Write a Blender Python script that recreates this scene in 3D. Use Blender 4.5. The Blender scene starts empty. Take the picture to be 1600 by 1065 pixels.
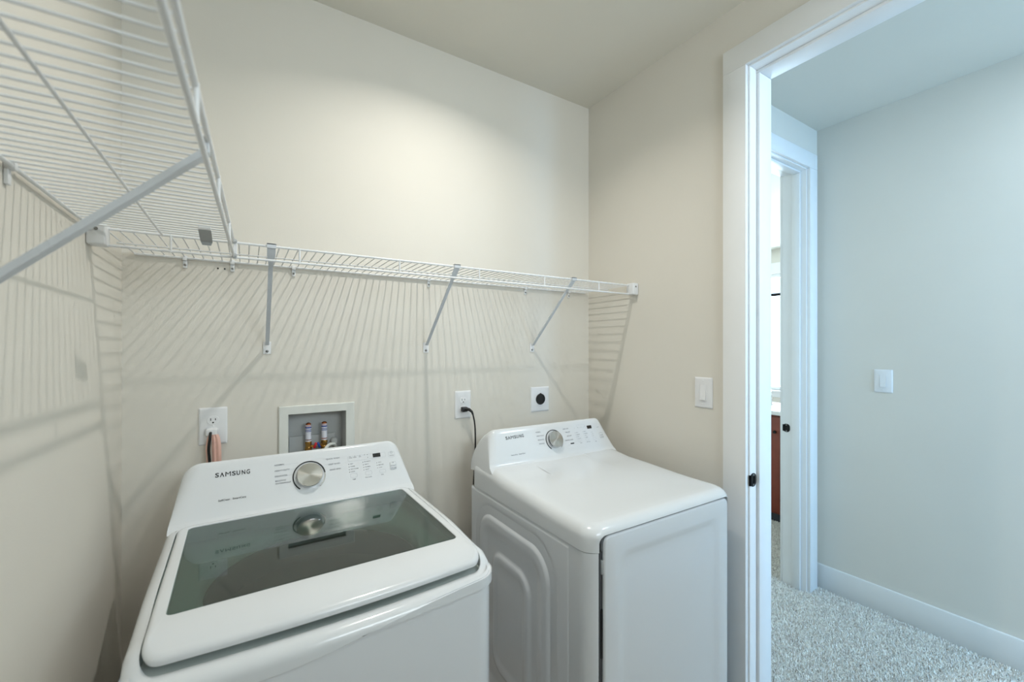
import bpy, bmesh, math, random
from mathutils import Vector, Matrix
random.seed(7)
C = bpy.context.scene.collection
PI = math.pi

# ------------------------------------------------------------------ camera, world, lights, exposure
CAMZ, F, CX, HY = 1.445, 663.0, 800.0, 541.0
YAW = math.radians(32.0)
cd = bpy.data.cameras.new('camera')
cd.sensor_fit = 'HORIZONTAL'; cd.sensor_width = 36.0
cd.lens = F / 1600 * 36; cd.shift_y = (HY - 532.5) / 1600
cd.clip_start = 0.02
cd.dof.use_dof = True; cd.dof.focus_distance = 1.6; cd.dof.aperture_fstop = 3.4
cam = bpy.data.objects.new('camera', cd); C.objects.link(cam)
cam.location = (0, 0, CAMZ); cam.rotation_euler = (PI/2, 0, -YAW)
bpy.context.scene.camera = cam

def ray(px, py):                       # direction of a photograph pixel from the camera
    u, v = (px - CX) / F, (HY - py) / F
    s, c = math.sin(YAW), math.cos(YAW)
    return Vector((s + c*u, c - s*u, v))
def on_plane(px, py, p, n):
    d = ray(px, py); o = Vector((0, 0, CAMZ))
    return o + d * ((Vector(p) - o).dot(n) / d.dot(n))

w = bpy.data.worlds.new('sky'); bpy.context.scene.world = w; w.use_nodes = True
bg = w.node_tree.nodes['Background']
bg.inputs[0].default_value = (0.62, 0.80, 1.0, 1); bg.inputs[1].default_value = 3.0

def area(name, loc, rot, sx, sy, power, col):
    l = bpy.data.lights.new(name, 'AREA'); l.shape = 'RECTANGLE'; l.size = sx; l.size_y = sy
    l.energy = power; l.color = col
    o = bpy.data.objects.new(name, l); C.objects.link(o); o.location = loc; o.rotation_euler = rot
    return o
YF_ = -.95
HALL_W, BED_W, LAMP_W, BACK_W, HALL_FILL_LAMP_W = 88, 190, 7.3, 20.0, 7.5
area('hall_fill_daylight', (2.32, -2.72, 1.5), (-PI/2, 0, PI), 0.9, 1.5, HALL_W, (0.31, 0.60, 1.0))  # added lamp at an unseen window, brings bluish daylight into the hall
area('laundry_fill_light', (.95, YF_-.17, 2.09), (-PI/2, 0, PI), 1.1, .64, BACK_W, (0.88, 0.94, 1.0))  # fill lamp added behind the camera to brighten the machine fronts
area('bath_window_daylight', (6.2, 2.85, 1.5), (PI/2, 0, PI/2), 1.5, 1.25, BED_W, (0.66, 0.83, 1.0))
vs = bpy.context.scene.view_settings
vs.view_transform = 'Standard'; vs.look = 'None'; vs.gamma = 1; vs.exposure = 0.0
vs.use_curve_mapping = False

# ------------------------------------------------------------------ materials
def lin(c):
    return tuple(((v/255)/12.92 if v/255 <= .04045 else ((v/255+.055)/1.055)**2.4) for v in c) + (1,)
M = {}
def mat(name, rgb, rough=.5, metal=0, bump=0, bscale=200, var=0, vscale=30, coat=0, spec=.5, aniso=0):
    m = bpy.data.materials.new(name); m.use_nodes = True
    nt = m.node_tree; b = nt.nodes['Principled BSDF']
    c = lin(rgb)
    b.inputs['Base Color'].default_value = c
    b.inputs['Roughness'].default_value = rough; b.inputs['Metallic'].default_value = metal
    b.inputs['Coat Weight'].default_value = coat; b.inputs['Coat Roughness'].default_value = .05
    b.inputs['Specular IOR Level'].default_value = spec
    tc = nt.nodes.new('ShaderNodeTexCoord')
    if var:
        n = nt.nodes.new('ShaderNodeTexNoise'); n.inputs['Scale'].default_value = vscale; n.inputs['Detail'].default_value = 3
        nt.links.new(tc.outputs['Object'], n.inputs['Vector'])
        r = nt.nodes.new('ShaderNodeValToRGB')
        r.color_ramp.elements[0].position = .3; r.color_ramp.elements[1].position = .7
        r.color_ramp.elements[0].color = tuple(max(0, x*(1-var)) for x in c[:3]) + (1,)
        r.color_ramp.elements[1].color = tuple(min(1, x*(1+var)) for x in c[:3]) + (1,)
        nt.links.new(n.outputs['Fac'], r.inputs['Fac']); nt.links.new(r.outputs['Color'], b.inputs['Base Color'])
    if bump:
        n = nt.nodes.new('ShaderNodeTexNoise'); n.inputs['Scale'].default_value = bscale; n.inputs['Detail'].default_value = 2
        nt.links.new(tc.outputs['Object'], n.inputs['Vector'])
        k = nt.nodes.new('ShaderNodeBump'); k.inputs['Strength'].default_value = bump; k.inputs['Distance'].default_value = .002
        nt.links.new(n.outputs['Fac'], k.inputs['Height']); nt.links.new(k.outputs['Normal'], b.inputs['Normal'])
    if aniso:
        b.inputs['Anisotropic'].default_value = aniso
        t = nt.nodes.new('ShaderNodeTangent'); t.direction_type = 'RADIAL'; t.axis = 'Z'
        nt.links.new(t.outputs['Tangent'], b.inputs['Tangent'])
    M[name] = m; return m
mat('paint', (225, 220, 209), .75, bump=.10, bscale=350, var=.012, vscale=3)
mat('ceiling_paint', (222, 218, 206), .85, bump=.08, bscale=300, var=.01, vscale=3)
mat('trim', (240, 241, 240), .5, var=.01, vscale=8)
mat('vinyl', (190, 184, 174), .4, var=.1, vscale=12)
mat('carpet_back', (190, 188, 185), .95, var=.1, vscale=150)
mat('carpet', (245, 238, 229), .95, var=.18, vscale=60)
mat('enamel', (224, 227, 230), .13, coat=.3, var=.004, vscale=5)
mat('plastic_white', (224, 227, 229), .16, coat=.25, var=.004, vscale=5)
mat('gap_shade_grey', (74, 76, 78), .6, var=.03)  # dark tone painting the shade inside the dryer door gap
mat('tub_plastic', (206, 214, 210), .35, var=.01)
mat('drum_steel', (150, 138, 122), .34, metal=.75, var=.06, vscale=20)
mat('ring_grey', (96, 90, 84), .4, var=.04)
mat('ink', (22, 24, 30), .4, var=.01)
mat('ink_grey', (120, 124, 132), .5, var=.01)
mat('ink_pale', (188, 193, 198), .4, var=.01)
mat('display', (14, 15, 18), .08, coat=.5, var=.01)
mat('knob_metal', (190, 187, 180), .22, metal=1, aniso=.85, var=.02, vscale=40)
mat('chrome', (205, 205, 205), .12, metal=1, var=.01)
mat('black_plastic', (16, 16, 17), .35, var=.02)
mat('wire_white', (232, 233, 233), .35, var=.01)
mat('brace_white', (206, 210, 214), .35, var=.01)
mat('clip_grey', (165, 168, 168), .4, var=.02)
mat('screw', (130, 130, 128), .35, metal=.8, var=.02)
mat('plate_white', (236, 236, 236), .35, var=.006)
mat('socket_dark', (25, 22, 20), .6, var=.02)
mat('box_white', (226, 227, 220), .5, var=.01)
mat('box_grey', (190, 192, 190), .55, var=.02)
mat('brass', (178, 140, 78), .28, metal=1, var=.08, vscale=60)
mat('copper', (172, 98, 62), .3, metal=1, var=.06, vscale=60)
mat('red', (190, 22, 34), .35, var=.02)
mat('blue', (20, 62, 140), .35, var=.02)
mat('label_paper', (228, 228, 236), .5, var=.02)
mat('label_blue', (62, 80, 158), .5, var=.02)
mat('label_red', (170, 60, 66), .5, var=.02)
mat('pink', (228, 182, 166), .4, var=.05, vscale=80)
mat('vanity_wood', (134, 66, 50), .4, var=.10, vscale=9)
mat('vanity_kick', (60, 64, 72), .6, var=.05)
mat('quartz', (244, 244, 242), .2, var=.01)
mat('bronze', (26, 25, 26), .3, metal=.6, var=.05)
mat('grout_seal', (205, 200, 186), .6, var=.02)
def glass(name, tint, refl_ior, rough=0.0, gain=1.0):
    m = bpy.data.materials.new(name); m.use_nodes = True; nt = m.node_tree
    nt.nodes.clear()
    out = nt.nodes.new('ShaderNodeOutputMaterial'); mix = nt.nodes.new('ShaderNodeMixShader')
    tr = nt.nodes.new('ShaderNodeBsdfTransparent'); tr.inputs[0].default_value = tint
    gl = nt.nodes.new('ShaderNodeBsdfGlossy'); gl.inputs['Roughness'].default_value = rough
    ge = nt.nodes.new('ShaderNodeNewGeometry'); dt = nt.nodes.new('ShaderNodeVectorMath'); dt.operation = 'DOT_PRODUCT'
    nt.links.new(ge.outputs['Incoming'], dt.inputs[0]); nt.links.new(ge.outputs['Normal'], dt.inputs[1])
    def mth(op, a, b=None):
        n = nt.nodes.new('ShaderNodeMath'); n.operation = op
        for i, v in enumerate((a, b)):
            if v is None: continue
            if isinstance(v, (int, float)): n.inputs[i].default_value = v
            else: nt.links.new(v, n.inputs[i])
        return n.outputs[0]
    f5 = mth('POWER', mth('SUBTRACT', 1.0, mth('ABSOLUTE', dt.outputs['Value'])), 5.0)
    fac = mth('ADD', mth('MULTIPLY', f5, 1.0-refl_ior), refl_ior)          # refl_ior = reflectance at normal incidence
    nt.links.new(fac, mix.inputs[0]); nt.links.new(tr.outputs[0], mix.inputs[1])
    nt.links.new(gl.outputs[0], mix.inputs[2]); nt.links.new(mix.outputs[0], out.inputs[0])
    M[name] = m
glass('lid_glass', (.53, .62, .58, 1), .11)
glass('window_glass', (.96, .98, .98, 1), .03)
def emit(name, col, s):
    m = bpy.data.materials.new(name); m.use_nodes = True; b = m.node_tree.nodes['Principled BSDF']
    b.inputs['Base Color'].default_value = (.9, .9, .9, 1)
    b.inputs['Emission Color'].default_value = col; b.inputs['Emission Strength'].default_value = s
    M[name] = m
emit('lamp_rim', (1.0, .975, .935, 1), 12.0)

# ------------------------------------------------------------------ mesh helpers
def add_box(bm, a, b, bevel=0, seg=2):
    a, b = Vector(a), Vector(b)
    c, s = (a+b)/2, b-a
    r = bmesh.ops.create_cube(bm, size=1, matrix=Matrix.Translation(c) @ Matrix.Diagonal((abs(s.x), abs(s.y), abs(s.z), 1)))
    if bevel:
        es = set(e for v in r['verts'] for e in v.link_edges)
        bmesh.ops.bevel(bm, geom=list(es), offset=bevel, segments=seg, profile=.5, affect='EDGES')
def BOX(a, b, bevel=0, seg=2):
    bm = bmesh.new(); add_box(bm, a, b, bevel, seg); return bm
def BOXES(lst, bevel=0):
    bm = bmesh.new()
    for a, b in lst: add_box(bm, a, b, bevel)
    return bm
def loft(bm, loops, close=True, cap0=False, cap1=False):
    vs = [[bm.verts.new(p) for p in L] for L in loops]
    n = len(vs[0])
    for A, B in zip(vs, vs[1:]):
        for i in range(n if close else n-1):
            j = (i+1) % n
            try: bm.faces.new((A[i], A[j], B[j], B[i]))
            except ValueError: pass
    if cap0: bm.faces.new(list(reversed(vs[0])))
    if cap1: bm.faces.new(vs[-1])
    return bm
def rrect(x0, x1, y0, y1, r, k=6, n=8):
    P = []
    cs = [(x1-r, y0+r, -PI/2), (x1-r, y1-r, 0), (x0+r, y1-r, PI/2), (x0+r, y0+r, PI)]
    for q, (cx, cy, a0) in enumerate(cs):
        arc = [(cx+r*math.cos(a0+PI/2*i/k), cy+r*math.sin(a0+PI/2*i/k)) for i in range(k+1)]
        P += arc
        nx, ny, na = cs[(q+1) % 4]
        e = (nx+r*math.cos(na), ny+r*math.sin(na)); s = arc[-1]
        P += [(s[0]+(e[0]-s[0])*i/n, s[1]+(e[1]-s[1])*i/n) for i in range(1, n)]
    return P
def tube(bm, pts, r, k=8, caps=True):
    pts = [Vector(p) for p in pts]; loops = []
    up = None
    for i, p in enumerate(pts):
        d = (pts[min(i+1, len(pts)-1)] - pts[max(i-1, 0)]).normalized()
        if up is None: up = d.orthogonal().normalized()
        up = (up - d*up.dot(d)).normalized(); s = d.cross(up)
        rr = r[i] if isinstance(r, (list, tuple)) else r
        loops.append([p + (up*math.cos(2*PI*a/k) + s*math.sin(2*PI*a/k))*rr for a in range(k)])
    return loft(bm, loops, True, caps, caps)
def TUBE(pts, r, k=8): return tube(bmesh.new(), pts, r, k)
def lathe(prof, k=32, M4=None, cap0=True, cap1=True):       # prof (r, z)
    bm = bmesh.new()
    loft(bm, [[Vector((r*math.cos(2*PI*a/k), r*math.sin(2*PI*a/k), z)) for a in range(k)] for r, z in prof], True, cap0, cap1)
    if M4 is not None: bm.transform(M4)
    return bm
def finish(bm, ang=35, smooth=True, recalc=True):
    if recalc: bmesh.ops.recalc_face_normals(bm, faces=bm.faces)
    me = bpy.data.meshes.new('m'); bm.to_mesh(me); bm.free()
    if smooth:
        me.polygons.foreach_set('use_smooth', [True]*len(me.polygons))
        me.set_sharp_from_angle(angle=math.radians(ang))
    return me
def obj(name, bm, m, parent=None, label=None, ang=35, recalc=True):
    me = finish(bm, ang, recalc=recalc) if isinstance(bm, bmesh.types.BMesh) else bm
    o = bpy.data.objects.new(name, me); C.objects.link(o)
    if not me.materials: me.materials.append(M[m] if isinstance(m, str) else m)
    me.name = name
    o.parent = parent
    if label: o['label'] = label
    return o
def tag(o, label, cat, group=None, kind=None):
    o['label'] = label; o['category'] = cat
    if group: o['group'] = group
    if kind: o['kind'] = kind
    return o
def thing(name, label, cat, loc=(0, 0, 0), rotz=0, group=None):
    o = bpy.data.objects.new(name, None); C.objects.link(o); o.location = loc; o.rotation_euler = (0, 0, rotz)
    return tag(o, label, cat, group)
def struct(name, bm, m, label=None, parent=None):
    o = obj(name, bm, m, parent)
    if parent is None: o['kind'] = 'structure'
    if label: o['label'] = label
    return o
def boolean(o, cutter_bm):
    me = finish(cutter_bm, smooth=False); c = bpy.data.objects.new('cut', me); C.objects.link(c)
    if o.parent: c.parent = o.parent
    md = o.modifiers.new('b', 'BOOLEAN'); md.object = c; md.operation = 'DIFFERENCE'; md.solver = 'EXACT'
    bpy.context.view_layer.update()
    dg = bpy.context.evaluated_depsgraph_get()
    nm = bpy.data.meshes.new_from_object(o.evaluated_get(dg), depsgraph=dg)
    o.modifiers.clear(); o.data = nm; nm.set_sharp_from_angle(angle=math.radians(35))
    bpy.data.objects.remove(c)
def sm(a, b, x):
    t = max(0, min(1, (x-a)/(b-a))); return t*t*(3-2*t)
def text_mesh(s, size, align='LEFT', bold=0.0, xs=1.0):
    cu = bpy.data.curves.new('t', 'FONT'); cu.body = s; cu.size = size; cu.align_x = align; cu.align_y = 'CENTER'
    cu.offset = bold*size; cu.resolution_u = 3
    t = bpy.data.objects.new('t', cu); C.objects.link(t); bpy.context.view_layer.update()
    dg = bpy.context.evaluated_depsgraph_get()
    me = bpy.data.meshes.new_from_object(t.evaluated_get(dg), depsgraph=dg)
    bpy.data.objects.remove(t); bpy.data.curves.remove(cu)
    if xs != 1: me.transform(Matrix.Diagonal((xs, 1, 1, 1)))
    me.materials.clear()
    return me

# ------------------------------------------------------------------ room shell
XL, XR, YB, H = -.327, 1.584, 1.745, 2.743
XH = 2.918; XR2 = 1.714; YE = 1.196; YE2 = 1.326; YF = -.95; YHF = -2.6
DH = 2.485                                                # door head (opening)
struct('floor', BOX((XL-.1, YF-.1, -.1), (XR2-.02, YB+.1, 0)), 'vinyl', 'beige vinyl floor of the laundry room')
struct('floor.001', BOX((XR2-.02, YHF-.1, -.1), (6.2, 5.1, 0)), 'carpet_back', 'carpet backing of the hallway and the room beyond')
struct('ceiling', BOX((XL-.2, YHF-.2, H), (6.3, 5.2, H+.1)), 'ceiling_paint', 'smooth painted ceiling')
BX0, BX1, BZ0, BZ1 = .128, .327, .985, 1.197              # outlet box recess
struct('wall_back', BOXES([((XL-.12, YB, 0), (BX0, YB+.12, H)), ((BX1, YB, 0), (XR, YB+.12, H)),
       ((BX0, YB, 0), (BX1, YB+.12, BZ0)), ((BX0, YB, BZ1), (BX1, YB+.12, H))]), 'paint', 'beige painted wall behind the two machines')
struct('wall_left', BOX((XL-.12, YF, 0), (XL, YB, H)), 'paint', 'beige painted wall beside the washer')
LW = (.35, 1.55, 1.72, 2.46)
struct('wall_front', BOXES([((XL-.12, YF-.12, 0), (LW[0], YF, H)), ((LW[1], YF-.12, 0), (XR, YF, H)), ((LW[0], YF-.12, 0), (LW[1], YF, LW[2])), ((LW[0], YF-.12, LW[3]), (LW[1], YF, H))]), 'paint', 'beige painted wall opposite the machines')
OY0, OY1 = .02, .880                                      # laundry doorway
struct('wall_right', BOXES([((XR, OY1+.015, 0), (XR2, 5.0, H)), ((XR, YHF, 0), (XR2, OY0-.015, H)), ((XR, OY0-.015, DH+.02), (XR2, OY1+.015, H))]), 'paint', 'beige painted wall with the light switch and doorway')
D2X0, D2X1 = 1.965, 2.785                                 # second doorway
struct('wall_hall_end', BOXES([((XR2, YE, 0), (D2X0-.015, YE2, H)), ((D2X1+.015, YE, 0), (6.0, YE2, H)), ((D2X0-.015, YE, DH+.02), (D2X1+.015, YE2, H))]), 'paint', 'hallway end wall with second doorway')
struct('wall_hall_right', BOX((XH, YHF, 0), (XH+.12, YE, H)), 'paint', 'pale hallway wall with a light switch')
HW = (1.85, 2.8, .75, 2.3)
struct('wall_hall_front', BOXES([((XR2, YHF-.12, 0), (HW[0], YHF, H)), ((HW[1], YHF-.12, 0), (XH+.12, YHF, H)),
       ((HW[0], YHF-.12, 0), (HW[1], YHF, HW[2])), ((HW[0], YHF-.12, HW[3]), (HW[1], YHF, H))]), 'paint', 'hallway wall with the added daylight window')
BW = (2.05, 3.65, .86, 2.42)
struct('wall_bath_far', BOXES([((6.0, YE, 0), (6.12, BW[0], H)), ((6.0, BW[1], 0), (6.12, 5.0, H)),
       ((6.0, BW[0], 0), (6.12, BW[1], BW[2])), ((6.0, BW[0], BW[3]), (6.12, BW[1], H))]), 'paint', 'far wall of the room beyond with bright window')
struct('wall_bath_back', BOX((XR2, 5.0, 0), (6.12, 5.12, H)), 'paint', 'back wall of the room beyond')

# windows
def window(name, axis, w, pos, label, bar):
    root = bpy.data.objects.new(name, None); C.objects.link(root); root['kind'] = 'structure'; root['label'] = label
    a0, a1, z0, z1 = w
    if axis == 'x': P = lambda a, d, z: (a, pos - d, z)       # wall normal along y
    else:           P = lambda a, d, z: (pos + d, a, z)
    def bx(a, b): return (P(*a), P(*b))
    fr = [bx((a0, .02, z0), (a0+.045, .09, z1)), bx((a1-.045, .02, z0), (a1, .09, z1)),
          bx((a0, .02, z0), (a1, .09, z0+.05)), bx((a0, .02, z1-.05), (a1, .09, z1))]
    root.location = (0, 0, 0)
    obj('window_frame', BOXES([(tuple(map(min, p, q)), tuple(map(max, p, q))) for p, q in fr]), 'trim', root)
    for zb in bar:
        p, q = bx((a0, .03, zb-.02), (a1, .085, zb+.02))
        obj('glazing_bar', BOX(tuple(map(min, p, q)), tuple(map(max, p, q))), 'bronze' if name == 'window_2' else 'trim', root)
    p, q = bx((a0+.03, .055, z0+.03), (a1-.03, .06, z1-.03))
    obj('pane', BOX(tuple(map(min, p, q)), tuple(map(max, p, q))), 'window_glass', root)
    cs = [bx((a0-.09, -.018, z0-.09), (a0, 0, z1+.14)), bx((a1, -.018, z0-.09), (a1+.09, 0, z1+.14)),
          bx((a0, -.018, z1), (a1, 0, z1+.14)), bx((a0, -.018, z0-.09), (a1, 0, z0))]
    obj('window_casing', BOXES([(tuple(map(min, p, q)), tuple(map(max, p, q))) for p, q in cs]), 'trim', root)
    p, q = bx((a0-.1, -.05, z0-.02), (a1+.1, .02, z0))
    obj('window_sill', BOX(tuple(map(min, p, q)), tuple(map(max, p, q))), 'trim', root)
window('added_hall_window', 'x', HW, YHF, 'added unseen white framed hallway window for the daylight lamp', [1.52])  # unseen window, put in for the hall daylight lamp
window('added_laundry_window', 'x', LW, YF, 'added unseen white framed window opposite the machines for fill light', [])  # invented window behind the camera, an opening for the fill lamp
window('window_2', 'y', BW, 6.0, 'bright window with dark bar in the room beyond', [2.14])

# doorway trims : casing, jamb, stop, strike plate
def doorway(n, P, a0, a1, d, stop0, stop1, hinge_hi, label, strike_d, casing_sides):
    """P(a, d, z): a along the wall, d through the wall (0 = face seen), opening a0..a1, wall depth d"""
    root = bpy.data.objects.new('trim_%d' % n, None); C.objects.link(root); root['kind'] = 'structure'; root['label'] = label
    def bx(a, b, bev=0):
        p, q = P(*a), P(*b); return tuple(map(min, p, q)), tuple(map(max, p, q))
    j = .019; CW = .089; rv = .006
    for nm, s in (('jamb', ((a0-j, 0, 0), (a0, d, DH+j))), ('jamb', ((a1, 0, 0), (a1+j, d, DH+j))), ('head_jamb', ((a0, 0, DH), (a1, d, DH+j)))):
        obj(nm, BOX(*bx(*s), .0015, 1), 'trim', root)
    for nm, s in (('door_stop', ((a0, stop0, 0), (a0+.012, stop1, DH-.012))), ('door_stop', ((a1-.012, stop0, 0), (a1, stop1, DH-.012))), ('door_stop', ((a0, stop0, DH-.012), (a1, stop1, DH)))):
        obj(nm, BOX(*bx(*s), .003, 2), 'trim', root)
    for side in casing_sides:
        d0, d1 = (-.018, 0) if side == 0 else (d, d+.018)
        for s in (((a0-rv-CW, d0, 0), (a0-rv, d1, DH+rv)), ((a1+rv, d0, 0), (a1+rv+CW, d1, DH+rv)), ((a0-rv-CW, d0, DH+rv), (a1+rv+CW, d1, DH+rv+CW))):
            obj('casing', BOX(*bx(*s), .002, 2), 'trim', root)
    # strike plate on the a1 (or a0) jamb
    return root
P1 = lambda a, d, z: (XR + d, a, z)
t1 = doorway(1, P1, OY0, OY1-.012, .130, .044, .130-.001, 0, 'white door casing and jamb of the laundry doorway', .03, (0, 1))
P2 = lambda a, d, z: (a, YE + d, z)
t2 = doorway(2, P2, D2X0, D2X1, .130, .03, .075, 0, 'white door casing and jamb at the end of the hallway', .1, (0, 1))
def strike(root, M4):
    bm = bmesh.new()
    o1 = rrect(-.019, .019, -.025, .025, .017, 5, 3); i1 = rrect(-.006, .007, -.015, .015, .005, 5, 3)
    loft(bm, [[(x, y, 0) for x, y in o1], [(x, y, .002) for x, y in o1], [(x*.96, y*.98, .0026) for x, y in o1], [(x, y, .0026) for x, y in i1], [(x, y, .0004) for x, y in i1]], True, False, True)
    bm.transform(M4)
    p = obj('strike_plate', bm, 'bronze', root, 'black metal strike plate')
    lip = bmesh.new()                                       # curved lip
    pr = [(.010, .0026), (.016, .004), (.021, .0025), (.024, -.002)]
    loft(lip, [[(x, y, z) for x, z in pr] for y in [-.02 + .04*i/6 for i in range(7)]], False)
    bmesh.ops.solidify(lip, geom=lip.faces[:], thickness=.0015)
    lip.transform(M4); obj('lip', lip, 'bronze', p)
    for s in (-1, 1):
        q = lathe([(.0045, 0), (.0045, .001), (.003, .0016)], 12); q.transform(M4 @ Matrix.Translation((0, s*.0190, .0026))); obj('screw', q, 'screw', p)
# laundry strike: jamb faces -Y at Y=OY1-.012 ; plate x axis -> room side (-X)
Y1 = OY1-.012
strike(t1, Matrix(((-1, 0, 0, XR+.020), (0, 0, -1, Y1-.0003), (0, 1, 0, .947), (0, 0, 0, 1))))
strike(t2, Matrix(((0, 0, -1, D2X1-.0003), (1, 0, 0, YE+.108), (0, 1, 0, .95), (0, 0, 0, 1))))
# baseboards
def baseboard(name, a, b, label): struct(name, BOX(a, b, .004, 2), 'trim', label)
baseboard('baseboard_hall_right', (XH-.016, YHF, 0), (XH, YE, .147), 'white baseboard along the hallway wall')
baseboard('baseboard_back', (XL, YB-.016, 0), (XR, YB, .14), 'white baseboard behind the machines')
baseboard('baseboard_left', (XL, YF, 0), (XL+.016, YB-.016, .14), 'white baseboard beside the washer')
baseboard('baseboard_right', (XR-.016, .98, 0), (XR, YB-.016, .14), 'white baseboard beside the dryer')

# ------------------------------------------------------------------ carpet pile (uncountable)
def carpet():
    V, Fc = [], []
    def patch(x0, x1, y0, y1, sp, keep):
        nx, ny = int((x1-x0)/sp), int((y1-y0)/sp)
        for i in range(nx):
            for j in range(ny):
                x = x0+(i+random.random())*sp; y = y0+(j+random.random())*sp
                if not keep(x, y): continue
                a = random.random()*2*PI; h = .008+.006*random.random(); r = .0036
                tx, ty = random.gauss(0, .004), random.gauss(0, .004)
                k = len(V)
                for q in range(3):
                    V.append((x+r*math.cos(a+q*2.0944), y+r*math.sin(a+q*2.0944), 0))
                V.append((x+tx+r*.5*math.cos(a), y+ty+r*.5*math.sin(a), h)); V.append((x+tx-r*.5*math.cos(a), y+ty-r*.5*math.sin(a), h*.92))
                Fc.extend(((k, k+1, k+3), (k+1, k+4, k+3), (k+1, k+2, k+4), (k+2, k, k+3, k+4)))
    patch(XR2+.002, XH-.018, .05, YE-.002, .0058, lambda x, y: x > 1.74 or not (0 < y < .9) or True)
    patch(D2X0+.01, D2X1-.012, YE, YE2+.02, .0058, lambda x, y: True)
    patch(2.2, 3.70, YE2+.02, 1.95, .008, lambda x, y: True)
    me = bpy.data.meshes.new('carpet_pile'); me.from_pydata(V, [], Fc)
    o = obj('carpet_pile', me, 'carpet')
    tag(o, 'pale grey cut pile carpet covering the hallway floor', 'carpet', kind='stuff')
carpet()

# ------------------------------------------------------------------ ceiling light (out of the frame, lights the room)
LX, LY = .63, 1.15
t = thing('ceiling_light', 'small round flush ceiling light above the machines', 'light', (LX, LY, H))
obj('trim_ring', lathe([(.07, 0), (.072, -.004), (.068, -.012), (.054, -.014), (.052, -.006)], 40, None, True, False), 'trim', t)
obj('diffuser', lathe([(.0525, -.006), (.0525, -.0125), (.026, -.0135)], 40, None, False, False), 'lamp_rim', t)
obj('led_core', lathe([(.026, -.0135), (.012, -.0140), (.001, -.0142)], 40, None, False, True), 'lamp_rim', t)
ld = bpy.data.lights.new('led', 'AREA'); ld.shape = 'DISK'; ld.size = .036; ld.energy = LAMP_W; ld.color = (1.0, .968, .91); ld.spread = math.radians(142)
lo = bpy.data.objects.new('led', ld); C.objects.link(lo); lo.parent = t; lo.location = (0, 0, -.0165)

t = thing('ceiling_light', 'added unseen wide round flush ceiling light in the hallway', 'light', (2.32, -.20, H))  # lamp added out of view to brighten the hallway wall and carpet
obj('trim_ring', lathe([(.17, 0), (.172, -.01), (.168, -.03), (.155, -.033), (.152, -.02)], 48, None, True, False), 'trim', t)
obj('diffuser', lathe([(.152, -.02), (.152, -.032), (.08, -.036), (.001, -.037)], 48, None, False, True), 'lamp_rim', t)
ld = bpy.data.lights.new('hall_fill_led', 'AREA'); ld.shape = 'DISK'; ld.size = .30; ld.energy = HALL_FILL_LAMP_W; ld.color = (.60, .80, 1.0)
lo = bpy.data.objects.new('hall_fill_led', ld); C.objects.link(lo); lo.parent = t; lo.location = (0, 0, -.042)

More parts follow.
